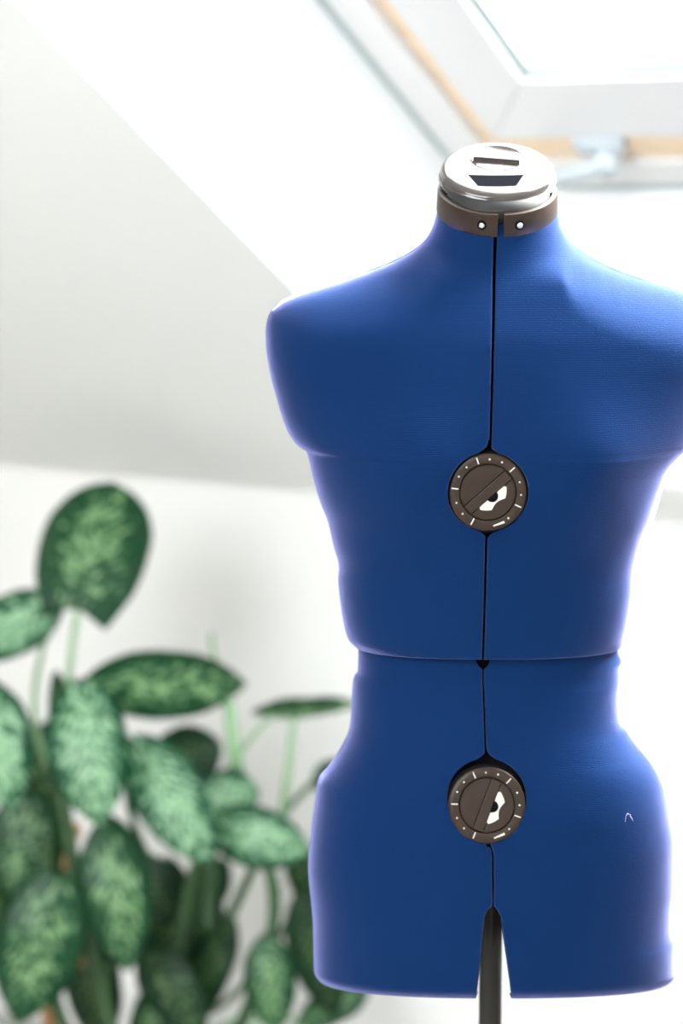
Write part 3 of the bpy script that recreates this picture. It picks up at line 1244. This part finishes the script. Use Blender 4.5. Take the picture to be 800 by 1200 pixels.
# leaf stalks
stalk([(72, 905), (78, 815), (93, 700)], [1.22, 1.22, 1.252], 0.0062)
stalk([(66, 905), (40, 830), (66, 704)], [1.22, 1.26, 1.26], 0.005)
stalk([(278, 905), (272, 860), (265, 800)], [1.26, 1.26, 1.30], 0.0105)
stalk([(268, 830), (252, 770), (248, 742)], [1.29, 1.30, 1.31], 0.004)
stalk([(330, 965), (338, 900), (345, 836)], [1.30, 1.30, 1.33], 0.0062)
stalk([(268, 905), (292, 868), (322, 838)], [1.27, 1.30, 1.33], 0.0045)
stalk([(300, 1000), (340, 945), (384, 902)], [1.30, 1.36, 1.40], 0.006, M_STEM_DARK)
stalk([(313, 1010), (318, 1060), (312, 1100)], [1.16, 1.16, 1.12], 0.006, M_STEM_DARK)
stalk([(245, 1090), (246, 1020), (262, 935)], [1.24, 1.26, 1.22], 0.009, M_STEM_DARK)
stalk([(205, 1180), (250, 1110), (300, 1010)], [1.3, 1.3, 1.26], 0.009, M_STEM_DARK)
stalk([(190, 1180), (225, 1080), (235, 990)], [1.3, 1.3, 1.3], 0.008, M_STEM_DARK)
stalk([(230, 1190), (290, 1150), (352, 1050)], [1.3, 1.34, 1.32], 0.006, M_STEM_DARK)
stalk([(150, 1250), (125, 1190), (128, 1130)], [1.2, 1.2, 1.25], 0.010, M_STEM_DARK)
stalk([(205, 1240), (270, 1200), (345, 1195)], [1.22, 1.28, 1.32], 0.006)
stalk([(72, 960), (60, 880), (92, 802)], [1.22, 1.20, 1.12], 0.006, M_STEM_DARK)
stalk([(175, 1010), (150, 930), (168, 868)], [1.25, 1.22, 1.16], 0.006, M_STEM_DARK)

# leaves, back to front
leaf((90, 712), (134, 565), 134, 1.24, 1.34, -0.25, M_LEAF, 0.10, 0.10, blunt=0.75)
leaf((68, 706), (-55, 768), 74, 1.26, 1.20, 0.1, M_LEAF_PALE, 0.12, 0.12)
leaf((106, 800), (290, 802), 84, 1.18, 1.30, 0.15, M_LEAF, 0.16, 0.12)
leaf((255, 872), (170, 905), 75, 1.34, 1.30, 0.2, M_LEAF_DARK, 0.1, 0.1)
leaf((62, 850), (25, 1000), 78, 1.34, 1.34, 0.2, M_LEAF_DARK, 0.08, 0.1)
leaf((35, 930), (18, 1052), 84, 1.28, 1.24, 0.2, M_LEAF, 0.1, 0.1)
leaf((92, 802), (118, 970), 98, 1.10, 1.02, 0.12, M_LEAF_PALE, 0.20, 0.16)
leaf((66, 790), (84, 905), 44, 1.16, 1.14, 0.9, M_LEAF_DARK, 0.1, 0.1)
leaf((-22, 800), (12, 952), 92, 1.14, 1.06, -0.1, M_LEAF_PALE, 0.16, 0.1)
leaf((158, 868), (246, 1014), 88, 1.15, 1.08, -0.1, M_LEAF_PALE, 0.18, 0.14)
leaf((300, 925), (222, 945), 66, 1.22, 1.18, 0.1, M_LEAF_PALE, 0.15, 0.12)
leaf((248, 966), (366, 1000), 74, 1.18, 1.14, 0.0, M_LEAF_PALE, 0.15, 0.12)
leaf((300, 836), (424, 824), 62, 1.33, 1.34, 1.16, M_LEAF, 0.10, 0.25)
leaf((126, 962), (150, 1140), 86, 1.14, 1.08, 0.1, M_LEAF, 0.16, 0.14)
leaf((70, 1026), (20, 1200), 108, 1.10, 1.06, 0.1, M_LEAF, 0.16, 0.14)
leaf((312, 1098), (322, 1212), 64, 1.12, 1.08, 0.1, M_LEAF, 0.15, 0.14)
leaf((352, 1050), (392, 1192), 66, 1.32, 1.30, 0.2, M_LEAF_DARK, 0.12, 0.12)
leaf((428, 1158), (345, 1204), 50, 1.34, 1.30, 0.4, M_LEAF, 0.1, 0.1)
leaf((396, 893), (366, 925), 30, 1.42, 1.40, 0.3, M_LEAF_DARK, 0.1, 0.1)
leaf((196, 1010), (190, 1180), 84, 1.34, 1.30, 0.3, M_LEAF_DARK, 0.1, 0.1)
leaf((240, 1030), (228, 1170), 60, 1.38, 1.36, -0.4, M_LEAF_DARK, 0.1, 0.1)
leaf((100, 1090), (122, 1230), 72, 1.28, 1.24, 0.3, M_LEAF_DARK, 0.1, 0.1)
leaf((8, 1015), (-20, 1150), 60, 1.26, 1.22, -0.3, M_LEAF_DARK, 0.1, 0.1)
leaf((170, 1110), (240, 1215), 74, 1.22, 1.18, 0.3, M_LEAF_DARK, 0.1, 0.1)
leaf((262, 1010), (205, 1095), 58, 1.34, 1.30, 0.3, M_LEAF_DARK, 0.1, 0.1)
leaf((150, 1000), (205, 1080), 60, 1.32, 1.28, -0.2, M_LEAF_DARK, 0.1, 0.1)
leaf((268, 1075), (225, 1200), 62, 1.30, 1.26, 0.5, M_LEAF_DARK, 0.1, 0.1)
leaf((60, 940), (62, 1050), 50, 1.36, 1.34, 0.5, M_LEAF_DARK, 0.1, 0.1)
leaf((200, 1150), (160, 1240), 60, 1.30, 1.26, 0.3, M_LEAF, 0.1, 0.1)
leaf((345, 985), (372, 1075), 46, 1.40, 1.38, 0.4, M_LEAF_DARK, 0.1, 0.1)
